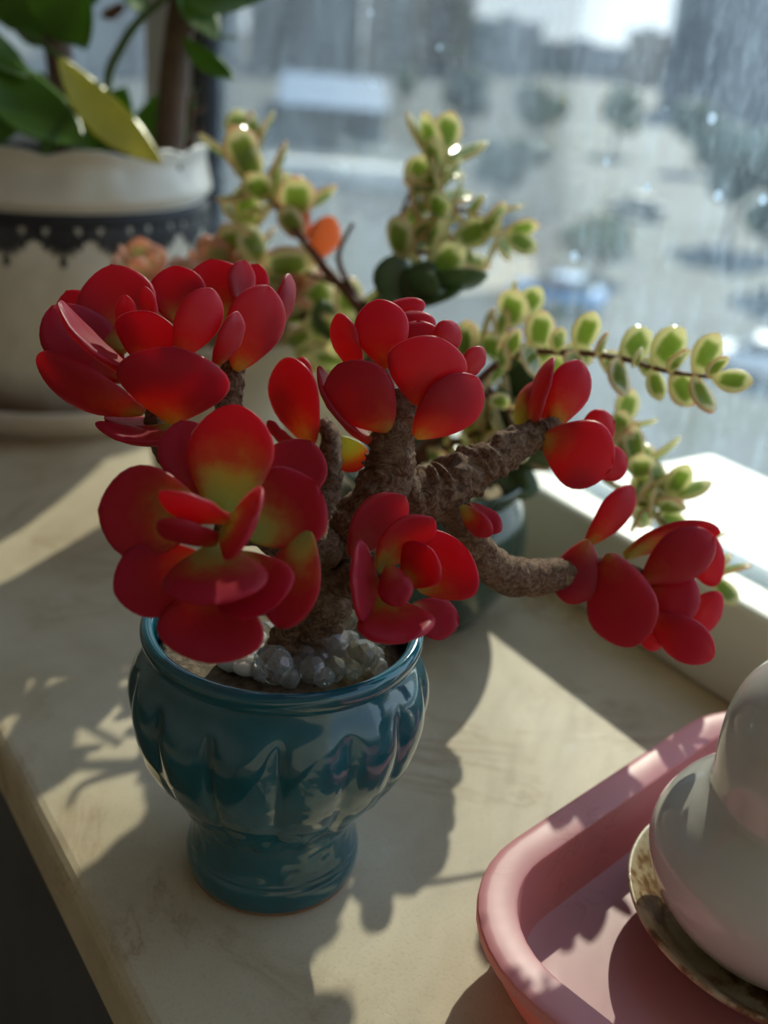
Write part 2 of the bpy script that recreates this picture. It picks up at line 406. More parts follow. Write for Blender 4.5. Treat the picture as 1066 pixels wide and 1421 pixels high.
# ------------------------------------------------------------------ teal vase
VC = (0.1540, 0.2722, 0.0)
vase = thing('vase', VC, 'glossy teal ceramic vase with fluted belly holding the red succulent', 'vase')
NL = 14
def vmod(th, i, r, z):
    a = smooth(.030, .052, z)*(1-smooth(.078, .090, z))
    lob = abs(math.cos(th*NL/2+.35))**.42
    rr = r*(1+.075*a*(lob-.78))
    # embossed leaf relief round the waist and belly
    w = smooth(.026, .031, z)*(1-smooth(.040, .046, z))
    rr *= 1+.022*w*math.sin(th*NL+.4)*math.sin((z-.026)*330)
    e = smooth(.050, .054, z)*(1-smooth(.058, .064, z))
    rr *= 1+.012*e*mnoise.noise(Vector((math.cos(th)*5, math.sin(th)*5, z*160)))
    w2 = smooth(.014, .018, z)*(1-smooth(.024, .028, z))
    rr *= 1+.014*w2*mnoise.noise(Vector((math.cos(th)*6, math.sin(th)*6, z*190)))
    return rr, z
prof = spline_profile([(.0300, .0135), (.0290, .018), (.0288, .023), (.0296, .0275), (.0328, .033), (.0385, .041), (.0440, .050), (.0480, .060), (.0500, .070), (.0500, .077), (.0480, .085), (.0448, .0905), (.0438, .0925)], 8)
inner = [(.0415, .0925), (.0440, .084), (.0455, .074), (.040, .070)]
build('body', *lathe(VC, prof+inner, 192, vmod), M['vase'], vase)
rim = spline_profile([(.0436, .0922), (.0452, .0935), (.0465, .0965), (.0466, .0990), (.0452, .1004), (.0432, .1004), (.0420, .0990), (.0414, .0960), (.0414, .0925)], 5)
build('rim', *lathe(VC, rim, 128), M['vase'], vase)
foot = spline_profile([(.0294, .0010), (.0306, .0025), (.0312, .006), (.0310, .0095), (.0302, .0118), (.0303, .0128), (.0300, .0137)], 5)
build('foot', *lathe(VC, foot, 96), M['vase'], vase)
build('foot_ring', *lathe(VC, [(.0285, 0), (.0298, 0.0004), (.0296, .0012), (.0200, .0012), (.0190, 0)], 64), M['clay'], vase)

# soil + beads + pebbles
def mound(c, r, z0, h, n=40, k=12, seed=0, amp=.0015):
    V = [(c[0], c[1], z0+h)]; Fc = []
    for i in range(1, k+1):
        for j in range(n):
            th = 2*math.pi*j/n; rr = r*i/k
            z = z0+h*(1-(i/k)**2)
            p = Vector((rr*math.cos(th), rr*math.sin(th), 0))
            z += amp*mnoise.noise(p*220+Vector((seed, 0, 0))) if i < k else 0
            V.append((c[0]+p.x, c[1]+p.y, z))
    for j in range(n): Fc.append((0, 1+j, 1+(j+1) % n))
    for i in range(k-1):
        for j in range(n):
            a, b = 1+i*n+j, 1+i*n+(j+1) % n
            Fc.append((a, a+n, b+n, b))
    m = len(V); V.append((c[0], c[1], z0-.012))
    for j in range(n): Fc.append((1+(k-1)*n+(j+1) % n, 1+(k-1)*n+j, m))
    return V, Fc
so_ = build('potting_soil', *mound(VC, .0412, .0865, .002, seed=2), M['vase_soil'])
tag(so_, 'gritty brown soil filling the teal vase under the beads', 'soil', kind='stuff')

def bead_mesh(r, rings=7, n=10):
    """faceted round bead: flat four-sided facets between poles"""
    V, Fc = [], []
    for i in range(rings):
        ph = math.pi*(i+.55)/(rings+.1)
        for j in range(n):
            th = 2*math.pi*j/n
            V.append((r*math.sin(ph)*math.cos(th), r*math.sin(ph)*math.sin(th), r*math.cos(ph)))
    for i in range(rings-1):
        for j in range(n):
            q, w = i*n+j, i*n+(j+1) % n
            Fc.append((q, q+n, w+n, w))
    Fc.append(tuple(range(n))); Fc.append(tuple(reversed(range((rings-1)*n, rings*n))))
    return V, Fc
bead_me = {}
for k in ('bead', 'bead2'):
    me = bpy.data.meshes.new('bead'); v, f_ = bead_mesh(1.0); me.from_pydata(v, [], f_); me.materials.append(M[k]); bead_me[k] = me
rnd = random.Random(4)
beads = [(458, 891, .0066, 'bead', 'large clear faceted glass bead beside the succulent trunk'),
         (379, 923, .0068, 'bead', 'large clear faceted glass bead against the vase rim'),
         (503, 912, .0062, 'bead2', 'smoky olive faceted glass bead under the front rosette'),
         (434, 930, .0048, 'bead', None), (463, 929, .0044, 'bead2', None), (412, 922, .0030, 'bead', None),
         (497, 868, .0060, 'bead2', 'smoky faceted glass bead half hidden behind red leaves'),
         (355, 893, .0050, 'bead', None), (345, 918, .0045, 'bead', None), (425, 905, .0042, 'bead', None),
         (480, 925, .0032, 'bead', None), (485, 890, .0040, 'bead', None), (395, 905, .0040, 'bead', None), (520, 893, .0040, 'bead2', None),
         (445, 915, .0034, 'bead', None), (470, 905, .0042, 'bead', None), (405, 935, .0034, 'bead2', None), (360, 930, .0036, 'bead', None), (520, 910, .0034, 'bead', None), (535, 880, .0042, 'bead', None), (515, 865, .0040, 'bead', None), (370, 880, .0046, 'bead', None), (480, 860, .0044, 'bead', None),
         (488, 930, .0036, 'bead2', None), (450, 940, .0036, 'bead', None), (402, 942, .0034, 'bead', None), (525, 925, .0032, 'bead', None)]
for (x, y, r, k, lab) in beads:
    z = .0880+r*.85
    p = on_z(x, y, z)
    v = Vector((p.x-VC[0], p.y-VC[1], 0))
    if v.length > .0412-r: v = v.normalized()*(.0412-r)
    o = bpy.data.objects.new('glass_bead', bead_me[k]); col.objects.link(o)
    o.location = (VC[0]+v.x, VC[1]+v.y, z); o.scale = (r, r, r*.97); o.rotation_euler = [rnd.uniform(0, 3) for _ in range(3)]
    tag(o, lab or ('small smoky glass bead among the larger beads in the vase' if k == 'bead2' else 'small clear glass bead among the larger beads in the vase'), 'bead', 'glass beads in the vase')
def blob(c, r, sq=(1, 1, 1), seed=0, amp=.18, n=14, k=9, fr=1.3):
    V, Fc = [], []
    for i in range(k+1):
        ph = math.pi*i/k
        for j in range(n):
            th = 2*math.pi*j/n
            d = Vector((math.sin(ph)*math.cos(th), math.sin(ph)*math.sin(th), math.cos(ph)))
            rr = r*(1+amp*mnoise.noise(d*fr+Vector((seed*3.1, 1, 0))))
            V.append((c[0]+d.x*rr*sq[0], c[1]+d.y*rr*sq[1], c[2]+d.z*rr*sq[2]))
    for i in range(k):
        for j in range(n):
            a, b = i*n+j, i*n+(j+1) % n
            Fc.append((a, a+n, b+n, b))
    return V, Fc
for i, (x, y, r) in enumerate(((352, 905, .0055), (325, 917, .0058), (342, 930, .004))):
    p = on_z(x, y, .090); v = Vector((p.x-VC[0], p.y-VC[1], 0))
    if v.length > .034: v = v.normalized()*.034
    c = (VC[0]+v.x, VC[1]+v.y, .0915)
    o = build('pebble', *blob(c, r, (1.2, 1, .75), i), M['pebble'], origin=c)
    tag(o, 'white pebble under the overhanging red leaf in the vase', 'pebble', 'white pebbles in the vase')

# ------------------------------------------------------------------ red succulent
plant = thing('red_succulent', (VC[0], VC[1], .080), 'red succulent with thick paddle leaf rosettes on gnarled brown stems in teal vase', 'plant')

def leaf_mesh(base, tip, nrm, width, bend=.12, cup=.14, thick=.0030, nu=16, nv=18, pw=1.35, q=.56, seed=0):
    ax = tip-base; L = ax.length; ex = ax/L
    ez = (nrm-ex*nrm.dot(ex)).normalized(); ey = ez.cross(ex)
    V, lu, lv, Fc = [], [], [], []
    V.append(base); lu.append(0.); lv.append(0.)
    us = [.5*(1-math.cos(math.pi*(i+.35)/(nu-.3)))for i in range(nu)]
    us = [u/us[-1]*.997 for u in us]
    wob = Vector((seed*1.7, 0, 0))
    for u in us:
        wd = .5*width*max(.10*(1-u), 0)+.5*width*(math.sin(math.pi*min(1, u**pw))**q)*(1-.10*(1-u))
        wd *= 1+.03*mnoise.noise(Vector((u*3, 0, 0))+wob)
        tk = thick*.5*(min(1, (1-u)/.16)**.5)*(.85+.35*(1-u))
        zc = L*bend*(4*(u-.5)**2-1)*-1*-1
        for k in range(nv):
            th = 2*math.pi*k/nv
            cy = math.cos(th); szn = math.sin(th)
            y = wd*cy
            z = tk*(abs(szn)**.75)*(1 if szn >= 0 else -1)
            z += zc + cup*width*(cy*cy)*math.sin(math.pi*min(1, u*.9+.1))*.55 + .0007*mnoise.noise(Vector((u*4, cy*2, 0))+wob)
            V.append(base+ex*(L*u)+ey*y+ez*z); lu.append(u); lv.append(abs(cy))
    V.append(base+ex*L+ez*(cup*width*.2)); lu.append(1.); lv.append(0.)
    n = nv
    for k in range(n): Fc.append((0, 1+(k+1) % n, 1+k))
    for i in range(nu-1):
        for k in range(n):
            a, b = 1+i*n+k, 1+i*n+(k+1) % n
            Fc.append((a, b, b+n, a+n))
    e = len(V)-1
    for k in range(n): Fc.append((e, 1+(nu-1)*n+k, 1+(nu-1)*n+(k+1) % n))
    return V, Fc, {'lu': lu, 'lv': lv}
LN = [0]
def cam_vec(v): return (CR*v[0]+CU*v[1]-CF*v[2])
def add_leaf(depth, b, t_, w, n, green=.2, bloom=.15, bend=.10, cup=.14, thick=.0030, parent=None, mat='leaf', name='leaf'):
    """b, t_: (px, py, mm offset in depth); w: width in px; n: upper-face normal in (right, up, toward camera)"""
    d0 = depth+b[2]/1000; d1 = depth+t_[2]/1000
    B = P(b[0], b[1], d0); T = P(t_[0], t_[1], d1)
    LN[0] += 1
    V, Fc, at = leaf_mesh(B, T, cam_vec(n), w*(d0+d1)/2/F_PX, bend, cup, thick, seed=LN[0])
    o = build(name, V, Fc, M[mat], parent or plant, attrs=at)
    o.color = (green, bloom, 0, 1)
    return o
# --- rosette tables: depth, then leaves (base, tip, width, normal, green, bloom, bend, cup)
ROS = {
 'R1a': (.338, [
  ((150, 500, 16), (92, 404, 24), 80, (.2, .2, 1), .05, .1),
  ((168, 528, 4), (72, 425, 8), 105, (.5, .2, .9), -.05, .2),
  ((168, 490, 8), (155, 368, 20), 112, (.05, .1, 1), .25, .25),
  ((190, 522, -4), (82, 418, -10), 100, (.72, .62, .12), .0, .15, .10, .10),
  ((200, 572, -4), (50, 496, -6), 92, (.1, .75, -.62), .15, .15),
  ((238, 585, -4), (243, 482, -20), 156, (0, .72, -.69), .15, .12),
  ((200, 505, -4), (207, 432, -10), 100, (0, .3, .4), -.1, .05),
  ((248, 496, -8), (294, 400, -14), 68, (-.5, .2, -.8), .05, .45),
  ((178, 470, 2), (173, 409, -2), 30, (.2, .2, 1), .1, .4),
  ((214, 455, 2), (199, 397, 0), 24, (-.2, .2, 1), .1, .4),
  ((300, 505, -4), (330, 432, -8), 50, (-.85, .2, -.5), .05, .5),
  ((252, 606, -6), (132, 588, -12), 60, (.05, .86, .42), .15, .2),
  ((238, 590, 0), (145, 578, 2), 60, (.05, .9, .35), .35, .1),
 ]),
 'R1b': (.362, [
  ((250, 452, 0), (243, 369, 2), 80, (.1, .1, 1), .2, .05),
  ((310, 450, 4), (293, 360, 10), 92, (.1, .1, 1), .25, .1),
  ((335, 430, 2), (339, 361, 4), 46, (.6, .1, .7), .1, .5),
  ((345, 430, 10), (356, 366, 14), 46, (.2, .1, 1), .1, .05),
  ((328, 514, -6), (372, 396, -12), 86, (-.45, .2, -.85), .15, .5),
  ((378, 460, 0), (402, 380, 4), 44, (-.9, .1, -.35), .1, .6),
 ]),
 'R2': (.298, [
  ((312, 722, 4), (325, 561, 10), 122, (0, .1, 1), .50, .0, .06, .10),
  ((285, 690, 8), (250, 584, 16), 90, (.3, .1, 1), .0, .25),
  ((285, 715, 2), (136, 708, 2), 134, (.1, .1, 1), .38, .15, .06, .10),
  ((345, 748, 4), (440, 672, 6), 128, (-.2, .1, 1), .40, .05, .06, .10),
  ((372, 705, 14), (432, 612, 20), 96, (-.2, .1, 1), .05, .35),
  ((290, 778, 2), (158, 822, -4), 112, (.15, .35, .9), .20, .12, .06),
  ((298, 758, 0), (298, 838, -22), 148, (0, .75, .62), .35, .1, .05, .06),
  ((330, 770, 0), (370, 850, -14), 116, (-.3, .7, .6), .25, .1),
  ((305, 815, -2), (284, 920, -10), 152, (0, .35, .92), .12, .2, .06),
  ((430, 738, 4), (388, 872, 0), 84, (-.2, .1, .95), .35, .15, -.04),
  ((318, 720, -6), (221, 683, -16), 66, (-.1, .86, -.36), .10, .35),
  ((302, 748, -6), (219, 723, -16), 64, (-.1, .86, -.36), .05, .3),
  ((312, 738, -4), (356, 716, -20), 118, (-.80, .42, .30), .35, .35, .06, .10),
 ]),
 'R3': (.340, [
  ((540, 596, -4), (468, 506, -12), 108, (.35, .3, -.85), .12, .3),
  ((580, 562, -6), (602, 466, -14), 114, (-.1, .3, -.9), .02, .35),
  ((576, 606, -4), (664, 524, -10), 92, (-.35, .35, -.8), .15, .3),
  ((538, 512, -2), (524, 415, -4), 76, (0, .2, -.9), .10, .1),
  ((500, 515, 2), (468, 435, 0), 66, (.75, .2, -.5), .0, .6),
  ((515, 614, 0), (442, 508, -4), 70, (.80, .45, .30), .10, .5),
  ((562, 455, 14), (550, 416, 16), 74, (0, .3, -.9), .0, .1),
  ((575, 480, 8), (573, 431, 10), 64, (0, .3, -.9), .15, .05),
  ((580, 490, 4), (578, 445, 5), 64, (0, .3, -.9), .1, .05),
  ((600, 492, 2), (634, 449, 4), 48, (-.4, .2, -.8), .0, .4),
  ((632, 522, 0), (673, 485, 2), 46, (-.5, .5, -.6), .0, .7),
 ]),
 'R3b': (.372, [
  ((432, 618, 0), (396, 496, -4), 86, (.5, .2, -.8), .15, .4),
  ((420, 560, 6), (418, 495, 6), 40, (.4, .2, -.8), .05, .4),
  ((405, 615, 0), (371, 584, -2), 26, (.4, .6, -.4), .1, .4),
  ((474, 606, 2), (497, 654, 4), 50, (-.3, .3, .9), .75, .1),
 ]),
 'R4': (.322, [
  ((486, 772, 4), (562, 688, 2), 92, (.45, -.55, .68), .05, .5, .10, .1),
  ((524, 790, 0), (600, 718, -6), 88, (.45, -.60, .62), .35, .25, .10, .1),
  ((580, 818, 4), (646, 758, 2), 118, (-.2, .1, 1), .25, .0, .06),
  ((565, 812, -2), (597, 760, -8), 78, (-.5, .1, .8), .22, .05),
  ((540, 785, -6), (556, 842, -14), 50, (.1, -.3, -.9), .15, .15),
  ((520, 812, -2), (488, 800, -18), 116, (.86, .1, .40), .05, .2, .05, .1),
  ((528, 832, -2), (566, 890, -20), 112, (.1, .72, .65), .30, .15, .05, .08),
  ((570, 842, 6), (636, 868, 6), 66, (.0, .5, .8), .0, .4),
 ]),
 'R4b': (.350, [
  ((640, 702, 0), (682, 743, -3), 36, (.5, .2, -.8), .40, .1),
  ((650, 700, 4), (696, 737, 3), 36, (.3, .1, .9), .0, .1),
 ]),
 'R5': (.372, [
  ((752, 606, -4), (850, 648, -8), 100, (.1, .2, -.95), .15, .25),
  ((764, 596, 2), (806, 500, 2), 62, (-.2, .1, -.95), .25, .05),
  ((740, 604, 0), (768, 496, -2), 62, (.90, .2, -.15), .25, .6),
  ((724, 606, 4), (738, 530, 6), 46, (.85, .2, -.35), .7, .3),
  ((800, 610, 8), (852, 582, 10), 54, (0, .3, -.9), .25, .05),
  ((818, 655, 4), (870, 634, 6), 52, (0, .2, -.95), .0, .25),
  ((752, 600, 4), (762, 540, 6), 30, (-.3, .2, .9), .2, .5),
 ]),
 'R6': (.388, [
  ((816, 750, -4), (788, 838, -8), 70, (.25, .1, -.95), .10, .4),
  ((814, 755, 2), (878, 674, 0), 50, (-.55, -.25, -.75), .15, .35),
  ((846, 768, -8), (878, 898, -14), 100, (.4, .0, -.9), .02, .2),
  ((866, 772, 6), (1000, 738, 2), 84, (.2, -.82, .5), .35, .1, .12, .12),
  ((892, 806, -2), (990, 742, -6), 72, (-.2, -.3, -.9), .05, .4),
  ((898, 822, 0), (972, 838, -4), 82, (-.1, -.2, -.95), .0, .2),
  ((898, 850, -2), (990, 914, -10), 62, (-.2, .3, -.9), .0, .15),
  ((955, 838, 8), (998, 862, 8), 72, (-.1, .1, -.95), .0, .4),
  ((952, 780, 10), (1006, 772, 8), 82, (-.1, .1, -.95), .1, .05),
  ((885, 880, -2), (918, 898, -4), 26, (0, .3, -.9), .0, .4),
 ]),
}
for key, (dep, leaves) in ROS.items():
    for L in leaves:
        b, t_, w, n = L[:4]; g, bl = L[4:6]
        add_leaf(dep, b, t_, w, n, g, bl, *(L[6:]))
def stem(name, pts, parent, mat='bark', **kw):
    return build(name, *tube([(P(x, y, d), w*d/F_PX/2) for x, y, d, w in pts], **kw), M[mat], parent)
kw = dict(sub=14, n=26, bump=.24, freq=230., rings=.05, ringfreq=1500.)
stem('trunk', [(432, 930, .366, 66), (438, 880, .362, 68), (450, 830, .357, 80), (470, 775, .352, 78), (505, 722, .348, 78), (532, 680, .346, 76), (543, 640, .344, 70), (547, 605, .342, 60), (560, 570, .342, 44), (566, 545, .343, 34)], plant, **kw)
kb = dict(kw, rings=.09, ringfreq=1150., seed=5)
stem('branch', [(500, 722, .350, 60), (555, 695, .352, 74), (610, 682, .356, 78), (650, 656, .360, 66), (690, 633, .364, 56), (725, 612, .368, 46), (755, 598, .372, 36), (775, 592, .374, 26)], plant, **kb)
kc = dict(kw, rings=.025, ringfreq=700., seed=9, bump=.12)
stem('branch', [(610, 690, .357, 50), (640, 722, .360, 52), (664, 768, .366, 56), (700, 796, .372, 54), (740, 801, .378, 52), (785, 796, .383, 44), (830, 790, .386, 36), (880, 800, .389, 30), (910, 820, .392, 26)], plant, **kc)
stem('branch', [(468, 760, .350, 72), (430, 755, .340, 60), (390, 745, .326, 48), (345, 738, .310, 36), (305, 735, .301, 26)], plant, **dict(kw, seed=12))
stem('branch', [(455, 800, .351, 50), (500, 808, .338, 44), (530, 808, .328, 30), (552, 805, .322, 20)], plant, **dict(kw, seed=15))
stem('branch', [(445, 790, .353, 44), (452, 720, .362, 36), (458, 660, .368, 34), (460, 610, .371, 30), (445, 585, .372, 22)], plant, **dict(kw, seed=18))
stem('branch', [(430, 800, .356, 44), (395, 740, .362, 40), (350, 660, .364, 38), (318, 580, .362, 38), (322, 530, .361, 36), (322, 490, .361, 28)], plant, **dict(kw, seed=21))
stem('branch', [(400, 765, .360, 40), (330, 720, .354, 36), (260, 660, .346, 34), (228, 620, .342, 34), (215, 570, .339, 28), (205, 520, .338, 20)], plant, **dict(kw, seed=24))
stem('branch', [(388, 935, .358, 50), (400, 890, .358, 50), (415, 850, .359, 46), (430, 800, .359, 40)], plant, **dict(kw, seed=27))

# ------------------------------------------------------------------ pink tray, saucer, bottle
TA = math.radians(10.6); e1 = Vector((math.cos(TA), math.sin(TA), 0)); e2 = Vector((math.sin(TA), -math.cos(TA), 0))
T0 = Vector((.168, .205, 0)); TL1, TL2, TR = .212, .285, .050
def rrect(off, z, n=10):
    """rounded rectangle ring inset by off"""
    pts = []
    R = max(TR-off, .004)
    for (cx, cy, a0) in ((TR, TR, 180), (TL1-TR, TR, 270), (TL1-TR, TL2-TR, 0), (TR, TL2-TR, 90)):
        for i in range(n+1):
            a = math.radians(a0+90*i/n)
            p = T0 + e1*(cx+R*math.cos(a)) + e2*(cy+R*math.sin(a))
            pts.append((p.x, p.y, z))
    return pts
tray = thing('tray', tuple(T0+e1*.1+e2*.14), 'pink plastic tray with wide flat rim under the white bottle', 'tray')
def rings_mesh(rings, close_last=True, close_first=False):
    V, Fc = [], []; n = len(rings[0])
    for r in rings: V += r
    for i in range(len(rings)-1):
        for k in range(n):
            a, b = i*n+k, i*n+(k+1) % n
            Fc.append((a, b, b+n, a+n))
    if close_last: Fc.append(tuple(range((len(rings)-1)*n, len(rings)*n)))
    if close_first: Fc.append(tuple(reversed(range(n))))
    return V, Fc
def crisp(o, ang=32):
    o.data.set_sharp_from_angle(angle=math.radians(ang)); return o
crisp(build('tray_body', *rings_mesh([rrect(o_, z) for o_, z in ((.016, .0), (.0125, .0012), (.0075, .010), (.0040, .0240), (.0130, .0264), (.0135, .0250), (.0150, .016), (.0164, .0085), (.0180, .0060), (.021, .0050), (.030, .0048))], True, True), M['pink'], tray))
crisp(build('rim', *rings_mesh([rrect(o_, z) for o_, z in ((.0042, .0238), (.0006, .0232), (.0000, .0238), (.0000, .0268), (.0004, .0276), (.0014, .0281), (.0034, .0282), (.0118, .0278), (.0128, .0274), (.0132, .0266), (.0134, .0250), (.0045, .0236))], False), M['pink'], tray), 25)
SCC = (.2845, .147, .0050)
sau = thing('saucer', SCC, 'rust stained cream saucer inside the pink tray', 'saucer')
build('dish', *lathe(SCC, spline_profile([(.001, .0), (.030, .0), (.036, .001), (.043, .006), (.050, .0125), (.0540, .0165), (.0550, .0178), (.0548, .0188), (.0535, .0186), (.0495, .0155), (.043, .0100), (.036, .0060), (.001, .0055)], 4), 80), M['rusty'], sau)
BC = (.2815, .1490, .0107)
bot = thing('gourd_bottle', BC, 'white glazed gourd shaped bottle standing on the rusty saucer', 'bottle')
bp = spline_profile([(.001, .0), (.022, .0), (.0265, .0010), (.034, .006), (.0425, .0160), (.0470, .027), (.0470, .036), (.0430, .0445), (.0375, .0505), (.0335, .0545), (.0322, .0570), (.0322, .062), (.0325, .072), (.0315, .083), (.0280, .093), (.0220, .101), (.0155, .106), (.0110, .109), (.0090, .113), (.0092, .119), (.0078, .1195), (.0072, .113)], 5)
build('bottle_body', *lathe(BC, bp, 96), M['bottle'], bot)

# ------------------------------------------------------------------ big planter at the far end of the sill
PC = (.243, .805, .024); PR = .117
sa = thing('plant_saucer', (PC[0], PC[1], 0), 'cream round saucer under the large white planter', 'saucer')
build('dish', *lathe((PC[0], PC[1], 0), spline_profile([(.001, 0), (.088, 0), (.099, .002), (.111, .012), (.116, .021), (.1165, .024), (.114, .025), (.110, .022), (.100, .012), (.094, .010), (.001, .010)], 4), 96), M['saucer_out'], sa)
PB = (PC[0], PC[1], .0102)
planter = thing('planter', PB, 'large cream planter with scalloped rim and black lace band', 'planter')
def pmod(th, i, r, z):
    a = smooth(.02, .05, z)*(1-smooth(.105, .12, z))
    g = max(0, 1-abs(math.sin(th*11+z*75))*5)+max(0, 1-abs(math.sin(th*11-z*75))*5)
    return r-.0012*a*g, z
pp = spline_profile([(.001, .0), (.075, .0), (.080, .002), (.0865, .015), (.098, .045), (.109, .080), (.1155, .110), (.1165, .130), (.1140, .142), (.1110, .1490)], 8)
build('body', *lathe(PB, pp, 200, pmod), M['planter'], planter)
NS = 14
def rmod(th, i, r, z):
    k = smooth(.156, .182, z); lob = abs(math.sin(th*NS/2+.5))**.8
    return r+.002*k*(lob-.5), z+k*.0045*(lob-.6)
rp = spline_profile([(.1110, .1485), (.1150, .151), (.1175, .156), (.1150, .166), (.1128, .175), (.1138, .182), (.1145, .1845), (.1125, .1850), (.1085, .178), (.107, .168), (.106, .150), (.105, .145)], 5)
build('rim', *lathe(PB, rp, 200, rmod), M['planter'], planter)
build('painted_band', *lathe(PB, [(.1122, .1475), (.1152, .1430), (.1164, .1395), (.1150, .1394), (.1100, .147)], 128), M['black_paint'], planter)
# lace motifs hanging below the band
def surf_r(z):
    for (r0, z0), (r1, z1) in zip(pp, pp[1:]):
        if z0 <= z <= z1 and z1 > z0: return r0+(r1-r0)*(z-z0)/(z1-z0)
    return .116
NM = 21
def motif_shape():
    """flat polygons (a: arc metres, z) of a lace pendant"""
    polys = []
    def ell(cx, cz, rx, rz, rot=0, n=10):
        return [(cx+rx*math.cos(t)*math.cos(rot)-rz*math.sin(t)*math.sin(rot), cz+rx*math.cos(t)*math.sin(rot)+rz*math.sin(t)*math.cos(rot)) for t in [2*math.pi*k/n for k in range(n)]]
    for i in range(7):
        a = -1.2+i*.4
        polys.append(ell(math.sin(a)*.0095, .1335-math.cos(a)*.0100, .0022, .0066, a))
    polys.append(ell(0, .1335, .0090, .0040)); polys.append(ell(0, .1145, .0022, .0040))
    for s in (-1, 1): polys.append(ell(s*.0150, .1325, .0034, .0052)); polys.append(ell(s*.0115, .126, .0013, .0018))
    return polys
for k in range(NM):
    th0 = 2*math.pi*k/NM
    V, Fc = [], []
    for pl in motif_shape():
        n0 = len(V)
        for dr in (.0009, -.0003):
            for a, z in pl:
                z_ = min(z+.0035, .1400); r = surf_r(z_)+dr; th = th0+a/.1165
                V.append((PB[0]+r*math.cos(th), PB[1]+r*math.sin(th), PB[2]+z_))
        m_ = len(pl)
        Fc.append(tuple(range(n0, n0+m_)))
        for q in range(m_): Fc.append((n0+q, n0+m_+q, n0+m_+(q+1) % m_, n0+(q+1) % m_))
    if math.cos(th0-math.atan2(-PB[1], -PB[0])) > -.35:
        build('lace_motif', V, Fc, M['black_paint'] if k % 2 else M['lace_grey'], planter, smooth_sh=False)
tag(build('planter_soil', *mound((PC[0], PC[1]), .103, .176, .006, 48, 10, 4, .004), M['soil']), 'dark soil in the large planter', 'soil', kind='stuff')

# leafy plant in the planter
shrub = thing('leafy_houseplant', (PC[0], PC[1], .188), 'leafy houseplant with brown trunks in the large planter, one leaf yellowing', 'plant')
def thin_leaf(b, t_, w, n, mat, bend=.1, cup=.10, parent=None, name='leaf'):
    B = P(*b); T = P(*t_); dep = (b[2]+t_[2])/2
    LN[0] += 1
    V, Fc, at = leaf_mesh(B, T, cam_vec(n), w*dep/F_PX, bend, cup, .0007, 14, 12, 1.0, .85, LN[0])
    return build(name, V, Fc, M[mat], parent or shrub, attrs=at)
DP = .72
stem('trunk', [(232, 235, .735, 42), (236, 190, .732, 40), (240, 120, .725, 40), (248, 50, .718, 40), (256, -10, .712, 40), (262, -120, .70, 38), (270, -260, .69, 34)], shrub, 'trunk', sub=8, n=16, bump=.06, freq=90.)
stem('trunk', [(92, 235, .78, 40), (88, 150, .775, 38), (80, 60, .765, 38), (72, -30, .755, 36), (60, -200, .74, 32)], shrub, 'trunk', sub=8, n=16, bump=.06, freq=90.)
stem('stalk', [(148, 200, .74, 14), (150, 110, .735, 13), (168, 65, .725, 13), (196, 25, .715, 12), (225, 0, .71, 11), (250, -30, .712, 10)], shrub, 'gstem', sub=8, n=10)
stem('stalk', [(30, 45, .66, 9), (60, 62, .655, 9), (85, 82, .65, 9)], shrub, 'gstem', sub=6, n=8)
LV = [
 ((82, 80, .648), (226, 228, .655), 84, (.5, .4, .75), 'leaf_yellow'),
 ((-30, 60, .66), (114, 204, .64), 110, (.3, .5, .8), 'leaf_green'),
 ((-40, 20, .67), (36, 108, .66), 70, (.4, .6, .6), 'leaf_green'),
 ((30, -60, .66), (124, 62, .655), 90, (-.4, .3, .85), 'leaf_green'),
 ((60, -50, .70), (120, 70, .70), 60, (.4, .3, .85), 'leaf_green'),
 ((255, 52, .70), (326, 110, .69), 42, (-.35, .75, .45), 'leaf_green'),
 ((250, -10, .70), (372, -6, .67), 74, (.1, .5, .8), 'leaf_green'),
 ((252, 20, .72), (332, 52, .70), 40, (.1, .9, .3), 'leaf_green'),
 ((255, -40, .70), (300, 55, .69), 60, (.5, .3, .8), 'leaf_green'),
 ((205, 10, .70), (165, -30, .68), 60, (.2, .4, .85), 'leaf_green'),
 ((20, 180, .72), (60, 100, .71), 60, (.2, .3, .9), 'leaf_green'),
 ((120, 215, .74), (175, 120, .75), 70, (.2, .3, .9), 'leaf_green'),
 ((180, 220, .75), (215, 130, .77), 60, (-.2, .4, .8), 'leaf_green'),
 ((60, 215, .76), (100, 110, .78), 60, (-.2, .4, .8), 'leaf_green'),
 ((0, 200, .72), (-10, 120, .73), 70, (.2, .4, .8), 'leaf_green'),
 ((200, 215, .77), (260, 140, .79), 60, (.2, .4, .8), 'leaf_green'),
 ((-10, 20, .78), (50, -20, .77), 110, (.2, .4, .9), 'leaf_green'),
 ((20, 40, .80), (90, 20, .79), 80, (.1, .3, .9), 'leaf_green'),
 ((140, 20, .80), (175, 8, .79), 30, (.1, .3, .9), 'leaf_red'),
 ((90, 10, .70), (150, -60, .68), 70, (.1, .4, .9), 'leaf_green'),
]
for L in LV: thin_leaf(*L)
# small reddish plant squeezed between planter rim and window
sm = thing('small_groundcover', tuple(P(262, 215, .79)), 'small reddish leaved sprig at the planter edge by the window', 'plant')
rs = random.Random(8)
stem('stem', [(258, 225, .79, 8), (262, 180, .79, 7), (268, 130, .79, 6)], sm, 'bush_stem', sub=5, n=8)
for i in range(14):
    x, y = 262+rs.uniform(-6, 8), 130+rs.uniform(0, 85); s = 1 if i % 2 else -1
    thin_leaf((x, y, .79+rs.uniform(-.005, .005)), (x+s*rs.uniform(12, 24), y-rs.uniform(2, 18), .785+rs.uniform(-.01, .01)), 15, (rs.uniform(-.4, .4), .6, .6), 'leaf_red' if i % 3 else 'leaf_green', parent=sm)

